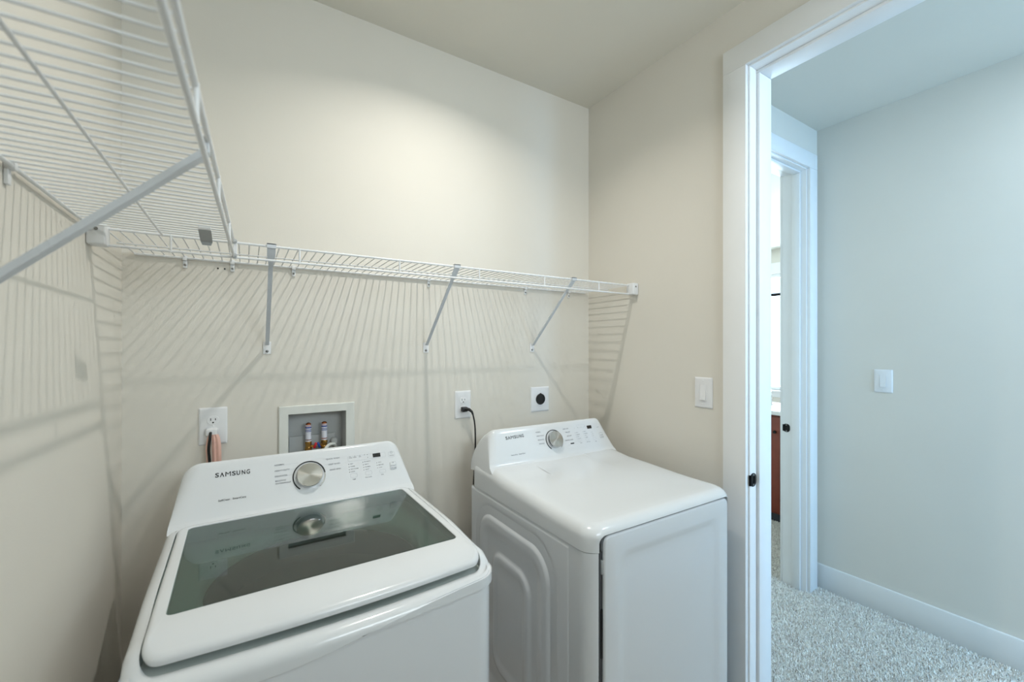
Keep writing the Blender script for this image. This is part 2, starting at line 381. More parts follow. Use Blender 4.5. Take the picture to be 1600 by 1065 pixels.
# ------------------------------------------------------------------ wire shelves
ZD = 1.737                                                  # deck height
def wire_shelf_back():
    root = thing('wire_shelf', 'long white wire shelf on the wall above the washer and dryer', 'shelf', (0, YB, ZD))
    x0, x1 = XL+.022, XR-.016
    Y = lambda y: y - YB
    yf = 1.426
    def rod(n, y, z, r, a=x0, b=x1): obj(n, TUBE([(a, y, z), (b, y, z)], r, 10), 'wire_white', root)
    rod('front_upper_rail', Y(yf), 0, .0036)
    rod('front_lower_rail', Y(yf), -.041, .0036)
    rod('middle_rod', Y(1.575), -.005, .0022)
    rod('back_rail', Y(1.738), -.004, .0040, XL+.03, XR-.03)
    wm = finish(TUBE([(0, Y(yf), .0036), (0, Y(yf)+.02, .001), (0, Y(1.742), 0)], .0018, 6))
    wm.materials.append(M['wire_white'])
    n = int((x1-x0)/.0254)
    for i in range(n+1):
        o = obj('wire', wm, 'wire_white', root); o.location.x = x0 + .006 + .0254*i
    vm = finish(TUBE([(0, Y(yf)-.001, .003), (0, Y(yf)-.001, -.044)], .0028, 8)); vm.materials.append(M['wire_white'])
    for k in range(6):
        o = obj('lip_connector', vm, 'wire_white', root); o.location.x = -.17+.305*k
    # diagonal support braces
    for bx in (.061, .652, 1.206):
        A = Vector((bx, Y(yf)-.004, .001)); B = Vector((bx, -.012, 1.452-ZD))
        bm = bmesh.new()
        d = (B-A).normalized(); s = Vector((1, 0, 0)); nrm = d.cross(s)
        L = []
        for f, hw in ((0, .011), (.07, .011), (.16, .0062), (1.0, .0062)):
            c = A.lerp(B, f)
            L.append([c - s*hw + nrm*.0035, c + s*hw + nrm*.0035, c + s*hw*.6 - nrm*.0045, c - s*hw*.6 - nrm*.0045])
        loft(bm, L, True, True, True)
        br = obj('support_brace', bm, 'brace_white', root)
        obj('rail_hook', BOXES([((bx-.012, Y(yf)-.009, -.006), (bx+.012, Y(yf)-.0045, .007)), ((bx-.012, Y(yf)-.009, .0045), (bx+.012, Y(yf)+.008, .0075))]), 'brace_white', br)
        obj('foot_plate', BOX((bx-.0125, -.004, 1.418-ZD), (bx+.0125, -.0005, 1.462-ZD), .001, 1), 'plate_white', br)
        q = lathe([(.0048, 0), (.0048, .0025), (.002, .004)], 12); q.transform(Matrix.Translation((bx, -.004, 1.428-ZD)) @ Matrix.Rotation(PI/2, 4, 'X')); obj('screw', q, 'screw', br)
    # wall clips
    for cx in (-.171, -.042, .145, .664, 1.165, 1.44):
        bm = BOXES([((cx-.006, -.0135, -.012), (cx+.006, -.0005, .003)), ((cx-.006, -.006, -.036), (cx+.006, -.0005, -.012))], .001)
        cl = obj('wall_clip', bm, 'wire_white', root)
        q = lathe([(.0035, 0), (.0035, .002), (.001, .003)], 10); q.transform(Matrix.Translation((cx, -.006, -.026)) @ Matrix.Rotation(PI/2, 4, 'X')); obj('screw', q, 'screw', cl)
    for hx in (-.083, -.064):
        q = lathe([(.0028, 0), (.0026, .0006)], 10); q.transform(Matrix.Translation((hx, -.0004, -.028)) @ Matrix.Rotation(PI/2, 4, 'X')); obj('anchor_hole', q, 'socket_dark', root)
    # end brackets on the side walls
    for s, xw in ((1, XL), (-1, XR)):
        a, b = sorted((xw+s*.0005, xw+s*.036))
        e = obj('end_bracket', BOX((a, Y(yf)-.030, -.045), (b, Y(yf)+.014, .009), .004, 3), 'wire_white', root)
        q = lathe([(.004, 0), (.004, .0015), (.001, .0025)], 10)
        q.transform(Matrix.Translation((xw+s*.019, Y(yf)-.030, -.008)) @ Matrix.Rotation(PI/2, 4, 'X')); obj('screw', q, 'screw', e)
    return root
wire_shelf_back()

def wire_shelf_left():
    root = thing('wire_shelf', 'white wire shelf along the side wall meeting the long shelf in the corner', 'shelf', (XL, 1.40, ZD))
    y0, y1 = -.45, 1.412
    xf = lambda y: -.031 - .0216*(1.42-y) - XL              # local x of the front edge
    Yl = lambda y: y - 1.40
    def rod(n, f0, f1, z, r, m='wire_white'):
        obj(n, TUBE([(f0, Yl(y0), z), (f1, Yl(y1), z)], r, 10), m, root)
    rod('front_upper_rail', xf(y0), xf(y1), 0, .0036)
    rod('front_lower_rail', xf(y0), xf(y1), -.040, .0036)
    rod('middle_rod', .142, .142, -.005, .0024)
    obj('back_rail', TUBE([(.009, Yl(y0), -.004), (.009, Yl(1.390), -.004)], .0036, 10), 'wire_white', root)
    n = int((y1-y0)/.0254)
    for i in range(n+1):
        y = y1 - .020 - .0254*i
        wm = TUBE([(.006, Yl(y), 0), (xf(y)-.02, Yl(y), 0), (xf(y), Yl(y), .0036)], .0018, 6)
        obj('wire', wm, 'wire_white', root)
    for y in (1.195, .890, .590, .285, -.02):
        bm = bmesh.new()
        tube(bm, [(xf(y)+.001, Yl(y), .003), (xf(y)+.001, Yl(y), -.043)], .0030, 8)
        obj('lip_connector', bm, 'wire_white', root)
    # diagonal brace to the side wall
    yb = .745
    A = Vector((xf(yb)-.004, Yl(yb), -.016)); B = Vector((.008, Yl(yb), 1.458-ZD))
    d = (B-A).normalized(); s = Vector((0, 1, 0)); nrm = d.cross(s); L = []
    for f, hw in ((0, .011), (.07, .011), (.16, .0095), (1.0, .0095)):
        c = A.lerp(B, f)
        L.append([c - s*hw + nrm*.004, c + s*hw + nrm*.004, c + s*hw*.6 - nrm*.005, c - s*hw*.6 - nrm*.005])
    br = obj('support_brace', loft(bmesh.new(), L, True, True, True), 'brace_white', root)
    obj('foot_plate', BOX((.0005, Yl(yb)-.0125, 1.42-ZD), (.004, Yl(yb)+.0125, 1.468-ZD), .001, 1), 'plate_white', br)
    obj('rail_hook', BOX((xf(yb)-.0065, Yl(yb)-.009, -.018), (xf(yb)+.0005, Yl(yb)+.009, .0060), .001, 1), 'brace_white', br)
    # corner fittings
    for z in (0, -.040):
        q = lathe([(.0065, 0), (.0065, .004), (.003, .006)], 12)
        q.transform(Matrix.Translation((xf(1.41)+.002, Yl(1.409), z)) @ Matrix.Rotation(PI/2, 4, 'X')); obj('corner_screw', q, 'clip_grey', root)
    obj('corner_plate', BOX((xf(1.41)-.001, Yl(1.410), -.048), (xf(1.41)+.008, Yl(1.4185), .006), .001, 1), 'wire_white', root)
    cx = -.088 - XL
    P = [(1.285, -.0045), (1.318, -.013), (1.345, -.021), (1.347, -.029)]
    bm = bmesh.new()
    loft(bm, [[(cx-hw_, Yl(y), z), (cx+hw_, Yl(y), z), (cx+hw_, Yl(y)+.001, z-.002), (cx-hw_, Yl(y)+.001, z-.002)] for (y, z), hw_ in zip(P, (.013, .013, .0125, .009))], True, True, True)
    jc = obj('joining_clip', bm, 'clip_grey', root)
    obj('clip_hook', BOX((cx-.013, Yl(1.281), -.006), (cx+.013, Yl(1.2855), .004), .001, 1), 'wire_white', jc)
    for y in (.38, 1.0):
        obj('wall_clip', BOXES([((.0005, Yl(y)-.006, -.010), (.0135, Yl(y)+.006, .003)), ((.0005, Yl(y)-.006, -.034), (.006, Yl(y)+.006, -.01))], .001), 'wire_white', root)
wire_shelf_left()

# ------------------------------------------------------------------ machine parts shared by washer and dryer
def panel_mesh(base_y, base_z, face_top, crest, back, hb, taper, r, nx=40):
    """control panel lofted along x: profile = concave foot, face, rounded crest, arched back"""
    fy, fz = face_top; cy, cz = crest; by, bz = back
    prof = [(base_y-.022, base_z-.012), (base_y-.012, base_z-.002), (base_y-.003, base_z+.006)]
    n = 8
    prof += [(base_y+(fy-base_y)*i/n, base_z+.010+(fz-base_z-.010)*i/n) for i in range(n+1)]
    prof += [(fy+(cy-fy)*.35, fz+(cz-fz)*.62), (fy+(cy-fy)*.7, fz+(cz-fz)*.92), (cy, cz)]
    for i in range(1, 13):
        a = PI/2*i/12
        prof.append((cy+(by-cy)*math.sin(a), bz+(cz-bz)*math.cos(a)))
    Hh = cz-base_z
    xs = []
    for i in range(9): xs.append(1 - (r/hb)*(1-math.cos(PI/2*i/8)))
    xs = sorted(set([round(v, 6) for v in xs] + [round(-v, 6) for v in xs] + [round((-1+2*r/hb+.02) + (2-4*r/hb-.04)*i/nx, 6) for i in range(nx+1)]))
    loops = []
    for s in xs:
        dist = (1-abs(s))*hb
        drop = r - math.sqrt(max(0, r*r-(r-dist)**2)) if dist < r else 0
        L = []
        for y, z in prof:
            zz = base_z + (z-base_z)*(Hh-drop)/Hh if z > base_z else z
            t = max(0, min(1, (zz-base_z)/Hh))
            yy = y + drop*.35*max(0, min(1, t))              # ends curl back a little
            L.append((s*(hb - taper*t), yy, zz))
        loops.append(L)
    bm = bmesh.new(); loft(bm, loops, False)
    bm.verts.ensure_lookup_table()
    m = len(prof)
    bm.faces.new([bm.verts[i] for i in range(m)]); bm.faces.new([bm.verts[len(bm.verts)-1-i] for i in range(m)])
    return bm

class Face:
    """the flat printed face of a control panel: local plane of the machine, addressed by photograph pixels"""
    def __init__(s, root, base, top):
        s.root = root
        s.M = Matrix.Translation(root.location) @ Matrix.Rotation(root.rotation_euler[2], 4, 'Z')
        s.o = Vector((0, base[0], base[1])); s.up = (Vector((0, top[0], top[1])) - s.o).normalized()
        s.rt = Vector((1, 0, 0)); s.n = s.rt.cross(s.up)
    def st(s, px, py):
        wp = on_plane(px, py, s.M @ s.o, (s.M.to_3x3() @ s.n))
        d = s.M.inverted() @ wp - s.o
        return d.dot(s.rt), d.dot(s.up)
    def mat(s, x, y, lift=.0006):
        p = s.o + s.rt*x + s.up*y + s.n*lift
        m = Matrix((s.rt, s.up, s.n)).transposed().to_4x4(); m.translation = p
        return m
def letters(face, name, items, m, lift=.0008, bold=0):
    """items: (string, px, py, height in m, align, x stretch)"""
    bm = bmesh.new()
    for sx, px, py, h, al, xs in items:
        me = text_mesh(sx, h, al, bold, xs)
        x, y = face.st(px, py); me.transform(face.mat(x, y, lift)); bm.from_mesh(me); bpy.data.meshes.remove(me)
    o = obj(name, bm, m, face.root, recalc=False); o['kind'] = 'stuff'; return o
def brand(face, px0, px1, py0, py1, h):
    bm = bmesh.new(); a, b = face.st(px0, py0), face.st(px1, py1)
    wd = b[0]-a[0]
    for ch, c in zip('SVMSUNG', (.052, .19, .362, .525, .655, .806, .945)):
        me = text_mesh(ch, h*1.36, 'CENTER', 0 if ch == 'M' else .019, 1.0)
        xs = [v.co.x for v in me.vertices]; ys = [v.co.y for v in me.vertices]
        cxx, cyy = (min(xs)+max(xs))/2, (min(ys)+max(ys))/2
        tw = wd*(.155 if ch == 'M' else .125 if ch == 'V' else .105)
        sx, sy = tw/(max(xs)-min(xs)), h/(max(ys)-min(ys))
        me.transform(Matrix.Diagonal((sx, -sy if ch == 'V' else sy, 1, 1)) @ Matrix.Translation((-cxx, -cyy, 0)))
        if ch == 'V': me.flip_normals()
        me.transform(face.mat(a[0]+wd*c, a[1]+(b[1]-a[1])*c, .0008)); bm.from_mesh(me); bpy.data.meshes.remove(me)
    return obj('brand_lettering', bm, 'ink', face.root, recalc=False)
def flat(face, bm, x, y, w, h, lift=.0007, r=0):
    P = rrect(-w/2, w/2, -h/2, h/2, r, 4, 1) if r else [(-w/2, -h/2), (w/2, -h/2), (w/2, h/2), (-w/2, h/2)]
    m = face.mat(x, y, lift); bm.faces.new([bm.verts.new(m @ Vector((a, b, 0))) for a, b in P])
def outline(face, bm, x, y, w, h, r, th=.0006, lift=.0007):
    m = face.mat(x, y, lift)
    A = rrect(-w/2, w/2, -h/2, h/2, r, 4, 1); B = rrect(-w/2+th, w/2-th, -h/2+th, h/2-th, max(.0005, r-th), 4, 1)
    loft(bm, [[m @ Vector((a, b, 0)) for a, b in A], [m @ Vector((a, b, 0)) for a, b in B]])
def knob(face, px, py, R, depth):
    x, y = face.st(px, py)
    # px is the centre of the front disc, one knob depth in front of the panel face
    root = face.root
    nrm = (face.M.to_3x3() @ face.n)
    wp = on_plane(px, py, face.M @ (face.o + face.n*depth), nrm)
    d = face.M.inverted() @ wp - face.o; x, y = d.dot(face.rt), d.dot(face.up)
    m = face.mat(x, y, 0)
    k = obj('knob', lathe([(R*1.02, .0), (R*1.02, depth*.80), (R*1.0, depth*.96), (R*.965, depth)], 56, None, True, False), 'chrome', root, ang=12)
    k.matrix_local = m
    obj('knob_face', lathe([(R*.965, depth), (R*.5, depth), (.0004, depth)], 64, None, False, True), 'knob_metal', k, ang=12)
    bm = bmesh.new()
    def arc(a0, a1, r0, r1, z0, z1):
        n = 40; L = []
        for i in range(n+1):
            a = math.radians(a0+(a1-a0)*i/n); c, s_ = math.cos(a), math.sin(a)
            L.append([(r0*c, r0*s_, z0), (r1*c, r1*s_, z0), (r1*c, r1*s_, z1), (r0*c, r0*s_, z1)])
        loft(bm, L, True, True, True)
    arc(5, 232, R*1.20, R*1.29, .0002, .0022)
    obj('dial_ring', bm, 'black_plastic', k)
    bm = bmesh.new(); arc(-52, 5, R*1.20, R*1.29, .0002, .0022); obj('dial_ring', bm, 'chrome', k)
    return x, y

# ------------------------------------------------------------------ washer
def washer():
    root = thing('washing_machine', 'white top loading washing machine with a dark glass lid', 'washer', (.163, 1.235, 0), math.radians(.9))
    hw, yf, yb = .343, -.365, .368
    bow = lambda x, y, a=.020: y - a*max(0, 1-(x/hw)**2)*sm(-.24, -.345, y)
    def ring(x0, x1, y0, y1, r, zf, k=7, n=28):
        return [(x, bow(x, y), zf(x, y)) for x, y in rrect(x0, x1, y0, y1, r, k, n)]
    seam = lambda x, y: .905 - .040*math.exp(-((x+.15)/.24)**2)*sm(-.33, -.36, y)
    zc = lambda y: .950 - .012*sm(-.08, -.28, y) - .030*sm(-.295, -.335, y)
    # cabinet
    bm = bmesh.new()
    g = .0055
    loft(bm, [ring(-hw+g+.004, hw-g-.004, yf+g+.004, yb-g, .045, lambda x, y: .02), ring(-hw+g, hw-g, yf+g, yb-g, .048, lambda x, y: .028),
              ring(-hw+g, hw-g, yf+g, yb-g, .048, lambda x, y: seam(x, y)-.004),
              ring(-hw+g, hw-g, yf+g, yb-g, .048, lambda x, y: seam(x, y)+.003), ring(-hw+.012, hw-.012, yf+.012, yb-.012, .04, lambda x, y: seam(x, y)+.006)], True, True, False)
    obj('cabinet', bm, 'enamel', root)
    for sx in (-1, 1):
        for sy in (-1, 1):
            f = lathe([(.022, 0), (.022, .012), (.014, .014), (.014, .022)], 16); f.transform(Matrix.Translation((sx*.28, sy*.29, 0))); obj('foot', f, 'black_plastic', root)
    # top cover with the lid well
    L = [ring(-hw+.006, hw-.006, yf+.006, yb-.002, .046, seam), ring(-hw+.0015, hw-.0015, yf+.0015, yb, .05, seam), ring(-hw, hw, yf, yb, .05, lambda x, y: seam(x, y)+.002)]
    R = .024
    for i in range(0, 7):
        a = PI/2*i/6; ins = R*(1-math.cos(a)); dz = R*(1-math.sin(a))
        L.append(ring(-hw+ins, hw-ins, yf+ins, yb-ins, .05-ins*.6, lambda x, y, dz=dz: zc(y)-dz))
    lx, ly0, ly1 = .3195, -.331, .226
    L.append(ring(-lx-.002, lx+.002, ly0-.002, ly1+.002, .030, lambda x, y: zc(y)))
    L.append(ring(-lx, lx, ly0, ly1, .029, lambda x, y: zc(y)-.002))
    L.append(ring(-lx, lx, ly0, ly1, .029, lambda x, y: .896))
    obj('top_cover', loft(bmesh.new(), L), 'plastic_white', root)
    # tub cover and drum
    cy, rd = -.035, .247
    def circ(r, z, base):
        out = []
        for (x, y, _) in base:
            a = math.atan2(y-cy, x); out.append((r*math.cos(a), cy+r*math.sin(a), z))
        return out
    base = ring(-lx, lx, ly0, ly1, .029, lambda x, y: .904)
    tc = obj('tub_cover', loft(bmesh.new(), [base, circ(.272, .898, base), circ(.262, .893, base), circ(.254, .886, base), circ(rd+.002, .872, base), circ(rd+.003, .850, base)]), 'tub_plastic', root)
    bm = lathe([(.2575, .862), (.244, .862), (.240, .855), (.240, .795), (.243, .788), (.249, .786)], 64, Matrix.Translation((0, cy, 0)), False, False)
    dr = bmesh.new()
    k = 144; loops = []
    for r, z in [(.249, .786), (.250, .70), (.247, .695), (.247, .685), (.250, .68), (.250, .44), (.235, .42), (.11, .415), (.08, .45), (.03, .46), (.002, .46)]:
        loops.append([Vector(((r + (.0018 if (a//3) % 2 and .43 < z < .785 else 0))*math.cos(2*PI*a/k), cy+(r+(.0018 if (a//3) % 2 and .43 < z < .785 else 0))*math.sin(2*PI*a/k), z)) for a in range(k)])
    loft(dr, loops, True, False, True)
    d = obj('drum', dr, 'drum_steel', root, 'stainless steel drum seen through the lid')
    obj('balance_ring', bm, 'ring_grey', d)
    obj('lint_filter', BOX((-.125, .175, .718), (-.095, .186, .748), .002, 1), 'clip_grey', d)
    # lid
    lid = bpy.data.objects.new('lid', None); C.objects.link(lid); lid.parent = root
    lxx, a0, a1 = .3165, -.329, .223
    zl = lambda y: .956 - .004*sm(-.1, -.28, y) - .018*sm(-.283, -.335, y)
    gx, g0, g1 = .293, -.238, .203
    L = [ring(-gx, gx, g0, g1, .012, lambda x, y: .934), ring(-lxx+.01, lxx-.01, a0+.012, a1-.01, .022, lambda x, y: zl(y)-.016), ring(-lxx+.002, lxx-.002, a0+.002, a1-.002, .026, lambda x, y: zl(y)-.0155)]
    for i in range(0, 6):
        a = PI/2*i/5; q = .0085
        L.append(ring(-lxx+q*(1-math.cos(a)), lxx-q*(1-math.cos(a)), a0+q*(1-math.cos(a)), a1-q*(1-math.cos(a)), .028, lambda x, y, q=q, a=a: zl(y)-q*(1-math.sin(a))))
    L.append(ring(-.3035, .3035, -.283, .212, .020, lambda x, y: zl(y)))
    L.append(ring(-gx-.001, gx+.001, g0-.001, g1+.001, .013, lambda x, y: zl(y)))
    L.append(ring(-gx, gx, g0, g1, .012, lambda x, y: zl(y)-.001))
    L.append(ring(-gx, gx, g0, g1, .012, lambda x, y: .934))
    obj('lid_frame', loft(bmesh.new(), L), 'plastic_white', lid)
    gm = bmesh.new()
    e = .0012
    loft(gm, [[(x, y, z) for x, y in rrect(-gx+e, gx-e, g0+e, g1-e, .011, 6, 4)] for z in (.9490, .9535)], True, True, True)
    obj('glass', gm, 'lid_glass', lid, 'dark tinted glass pane')
    # control panel
    pb, pz = .229, .954
    ft, cr = (.298, 1.083), (.314, 1.101)
    obj('control_panel', panel_mesh(pb, pz, ft, cr, (.366, .930), .340, .030, .042), 'plastic_white', root)
    f = Face(root, (pb, pz+.010), ft)
    brand(f, 336.3, 390.8, 742.6, 736.0, .0135)
    letters(f, 'slogan_lettering', [('SelfClean   SmartCare', 341, 782.5, .0072, 'LEFT', 1.05)], 'ink', bold=.012)
    letters(f, 'cycle_lettering', [('NORMAL', 428.5, 727.3, .0066, 'LEFT', 1.05), ('HEAVY DUTY', 429.0, 736.2, .0066, 'LEFT', 1.05), ('DELICATES', 429.3, 744.8, .0066, 'LEFT', 1.05),
            ('BEDDING/', 429.8, 752.0, .0062, 'LEFT', 1.05), ('WATERPROOF', 430.0, 756.2, .0062, 'LEFT', 1.05),
            ('QUICK WASH', 530.5, 714.8, .0064, 'RIGHT', 1.05), ('DEEP WASH', 531.5, 723.2, .0064, 'RIGHT', 1.05), ('RINSE+SPIN', 532.5, 731.6, .0064, 'RIGHT', 1.05)], 'ink_grey', bold=.008)
    X, Y = knob(f, 484.5, 740.8, .0375, .018)
    bm = bmesh.new()                                          # leader lines and button outlines
    for (p0, p1) in (((445, 725.7), (466, 722.8)), ((451, 733.5), (462, 732)), ((448, 742.5), (459, 741)), ((504, 717.5), (511, 716.4)), ((507, 725.8), (513, 724.8))):
        a, b = f.st(*p0), f.st(*p1); flat(f, bm, (a[0]+b[0])/2, (a[1]+b[1])/2, abs(b[0]-a[0]), .0006)
    u0, u1 = f.st(543.5, 717), f.st(602, 709)
    cxm, cym = (u0[0]+u1[0])/2, f.st(572, 713.5)[1]
    outline(f, bm, cxm, cym, u1[0]-u0[0], .0175, .003)
    for px, py, wd, ht in ((553, 742.5, .022, .014), (576, 738.5, .022, .014), (598, 735.5, .022, .012), (611.5, 709.5, .022, .019)):
        x, y = f.st(px, py); outline(f, bm, x, y, wd, ht, .004, .0007)
    obj('printed_outline', bm, 'ink_pale', root)['kind'] = 'stuff'
    bm = bmesh.new()
    for px, py in ((546.8, 713.4), (554.2, 712.2), (562, 711.2), (569.3, 710.2), (573.8, 710), (574.5, 714.2),
                   (544.8, 725.2), (545.3, 729.3), (545.7, 733.5), (546.2, 737.5), (566.8, 722), (567.6, 726), (568.1, 730), (568.6, 734), (588.6, 722.8), (589.3, 726.6), (589.9, 730.6)):
        x, y = f.st(px, py); flat(f, bm, x, y, .0021, .0021, .0007, .001)
    obj('indicator_dot', bm, 'ink', root)['kind'] = 'stuff'
    letters(f, 'small_lettering', [('WASH', 545, 715.6, .0040, 'LEFT', 1), ('RINSE', 552, 714.6, .0040, 'LEFT', 1), ('SPIN', 560.5, 713.5, .0040, 'LEFT', 1),
            ('HOT', 547, 724.9, .0046, 'LEFT', 1), ('WARM', 547.5, 728.9, .0046, 'LEFT', 1), ('ECO WARM', 548, 733, .0046, 'LEFT', 1), ('COLD', 548.5, 737, .0046, 'LEFT', 1),
            ('EX HEAVY', 569, 721.3, .0046, 'LEFT', 1), ('HEAVY', 569.6, 725.4, .0046, 'LEFT', 1), ('NORMAL', 570.2, 729.4, .0046, 'LEFT', 1), ('LIGHT', 570.8, 733.3, .0046, 'LEFT', 1),
            ('HIGH', 590.8, 722.2, .0046, 'LEFT', 1), ('MEDIUM', 591.3, 726.2, .0046, 'LEFT', 1), ('LOW', 592, 730.2, .0046, 'LEFT', 1),
            ('TEMP', 553.5, 748.6, .0046, 'CENTER', 1), ('SOIL LEVEL', 576, 745, .0046, 'CENTER', 1), ('SPIN', 597.5, 741, .0046, 'CENTER', 1), ('POWER', 611.8, 711.2, .0044, 'CENTER', 1)], 'ink_grey', bold=.006)
    x, y = f.st(588.3, 710.8); bm = bmesh.new(); flat(f, bm, x, y, .0262, .0135, .0012); obj('display', bm, 'display', root)
    x, y = f.st(611.3, 706.3); bm = bmesh.new(); outline(f, bm, x, y, .0075, .0075, .0037, .0007); obj('power_symbol', bm, 'ink_grey', root)
    x, y = f.st(614.0, 727.0); bm = bmesh.new(); add_box(bm, (-.0105, -.013, 0), (.0105, .013, .0022), .002, 2); bm.transform(f.mat(x, y, 0))
    sb = obj('start_button', bm, 'plastic_white', root)
    o = letters(f, 'button_lettering', [('START', 614.5, 727.3, .0058, 'CENTER', 1.1), ('PAUSE', 615, 730.8, .0058, 'CENTER', 1.1), ('>II', 613.6, 722.5, .0062, 'CENTER', 1.1)], 'ink_grey', lift=.0030, bold=.006); o.parent = sb
washer()

# ------------------------------------------------------------------ dryer
def dryer():
    root = thing('clothes_dryer', 'white front loading clothes dryer with closed door beside the doorway', 'dryer', (1.143, 1.245, 0))
    hw, yf, yb = .343, -.372, .372
    def ring(ins, r, zf): return [(x, y, zf(x, y)) for x, y in rrect(-hw+ins, hw-ins, yf+ins, yb-ins*.5, r, 8, 14)]
    ZS = .866
    g = .0025
    bm = loft(bmesh.new(), [ring(g+.004, .045, lambda x, y: .02), ring(g, .05, lambda x, y: .028), ring(g, .05, lambda x, y: ZS-.0015)], True, True, True)
    cab = obj('cabinet', bm, 'enamel', root)
    px0, px1, pz1 = -.308, .318, .9125
    boolean(cab, BOX((px0, yf-.05, .085), (px1, yf+.045, .95)))
    zt = lambda y: .9385 + .012*sm(-.25, .1, y) + .014*sm(.08, .22, y)
    L = [ring(.0012, .052, lambda x, y: ZS), ring(0, .052, lambda x, y: ZS+.0015)]
    R = .036
    for i in range(0, 9):
        a = PI/2*i/8; ins = R*(1-math.cos(a)); dz = R*(1-math.sin(a))
        L.append(ring(ins, .052-ins*.35, lambda x, y, dz=dz: zt(y)-dz))
    L.append(ring(.06, .036, lambda x, y: zt(y)+.0005)); L.append(ring(.10, .03, lambda x, y: zt(y)-.001)); L.append(ring(.2, .03, lambda x, y: zt(y)-.001))
    cov = obj('top_cover', loft(bmesh.new(), L, True, True, True), 'plastic_white', root)
    # door pocket with rounded upper corners
    bm = bmesh.new()
    P = rrect(px0, px1, .5, pz1, .022, 6, 2)
    loft(bm, [[(x, yf-.05, z) for x, z in P], [(x, yf+.045, z) for x, z in P]], True, True, True)
    boolean(cov, bm)
    for sx in (-1, 1):
        for sy in (-1, 1):
            q = lathe([(.022, 0), (.022, .012), (.014, .014), (.014, .022)], 16); q.transform(Matrix.Translation((sx*.28, sy*.29, 0))); obj('foot', q, 'black_plastic', root)
    # embossed side panels
    ny, nz = 110, 130
    y0, y1, z0, z1 = -.280, .362, .06, ZS-.004
    def sdf(y, z, a, b, c, d, r):
        cy_, cz_, hx, hz = (a+b)/2, (c+d)/2, (b-a)/2, (d-c)/2
        qx, qz = abs(y-cy_)-hx+r, abs(z-cz_)-hz+r
        return math.hypot(max(qx, 0), max(qz, 0)) + min(max(qx, qz), 0) - r
    for s in (-1, 1):
        bm = bmesh.new(); G = []
        for j in range(nz+1):
            row = []
            for i in range(ny+1):
                y = y0+(y1-y0)*i/ny; z = z0+(z1-z0)*j/nz
                d1 = sdf(y, z, -.185, .285, .12, .79, .10); d2 = sdf(y, z, -.080, .175, .23, .672, .07)
                h = .0008 - .004*sm(.05, .02, d1) + .010*sm(.006, -.010, d1) - .006*sm(-.03, -.07, d1) + .008*sm(.006, -.010, d2) - .004*sm(-.02, -.05, d2)
                edge = min(y-y0, y1-y, z-z0, z1-z)
                if edge <= 1e-6: h = -.004
                row.append(bm.verts.new((s*(hw-g+.0012+h), y, z)))
            G.append(row)
        for j in range(nz):
            for i in range(ny):
                bm.faces.new((G[j][i], G[j][i+1], G[j+1][i+1], G[j+1][i]))
        obj('side_panel', bm, 'enamel', root, ang=60)
    # door
    dx0, dx1, dz0, dz1 = px0+.0195, px1-.006, .10, .9065
    def dl(ins, y, r): return [(x, y, z) for x, z in rrect(dx0+ins, dx1-ins, dz0+ins, dz1-ins, max(.004, r), 7, 10)]
    f0 = yf+.002
    D = [dl(.004, yf+.043, .02), dl(.002, f0+.012, .02), dl(0, f0+.007, .022), dl(.001, f0+.0032, .021), dl(.0035, f0+.0008, .019), dl(.007, f0, .017),
         dl(.052, f0-.001, .03), dl(.060, f0-.0004, .034), dl(.072, f0+.0035, .036), dl(.082, f0+.0052, .036), dl(.10, f0+.0055, .03), dl(.2, f0+.0055, .02)]
    door = obj('door', loft(bmesh.new(), D, True, True, True), 'enamel', root)
    obj('hinge_cover', BOX((dx0-.0060, f0+.006, .80), (dx0+.002, f0+.014, .84), .002, 2), 'clip_grey', door)
    obj('grip_recess', BOX((dx0-.0055, f0+.0085, .56), (dx0+.003, f0+.016, .70), .002, 2), 'black_plastic', door)
    # dark strip that colours in the shade of the gap beside the door
    obj('gap_shade_strip', BOXES([((px0+.001, yf+.0135, .09), (dx0+.006, yf+.0445, .862)), ((px0+.012, yf+.020, .862), (dx0+.006, yf+.0445, .8985))]), 'gap_shade_grey', root, 'dark grey strip standing in for shade in the gap beside the door')
    # control panel
    pb, pz = .212, .962
    ft, cr = (.262, 1.083), (.276, 1.101)
    obj('control_panel', panel_mesh(pb, pz, ft, cr, (.372, .925), .338, .036, .034), 'plastic_white', root)
    f = Face(root, (pb, pz+.010), ft)
    brand(f, 789.8, 818.0, 684.6, 680.0, .0135)
    letters(f, 'slogan_lettering', [('SensorDry   SmartCare', 798.5, 711.3, .0070, 'LEFT', 1.05)], 'ink_grey', bold=.012)
    letters(f, 'cycle_lettering', [('NORMAL', 836.5, 675.6, .0066, 'LEFT', 1.0), ('HEAVY DUTY', 838.2, 681.5, .0066, 'LEFT', 1.0), ('DELICATES', 840.2, 687.6, .0066, 'LEFT', 1.0), ('BEDDING', 842.3, 693.6, .0066, 'LEFT', 1.0),
            ('QUICK DRY', 888, 669.2, .0064, 'RIGHT', 1.0), ('TIME DRY', 890.5, 674.4, .0064, 'RIGHT', 1.0), ('AIR FLUFF', 893, 680.2, .0064, 'RIGHT', 1.0), ('WRINKLE CARE', 895.2, 686.4, .0064, 'RIGHT', 1.0)], 'ink_grey', bold=.008)
    knob(f, 869.8, 685.6, .0355, .018)
    bm = bmesh.new()
    for px, py in [(897.3+5.2*i, 668.5-.9*i) for i in range(4)] + [(898.5+1.1*j, 676+3.1*j) for j in range(4)] + [(910.5+1.1*j, 674.2+3*j) for j in range(4)] + [(922.8+1.1*j, 675+2.8*j) for j in range(3)]:
        x, y = f.st(px, py); flat(f, bm, x, y, .0019, .0019, .0007, .0009)
    obj('indicator_dot', bm, 'ink_grey', root)['kind'] = 'stuff'
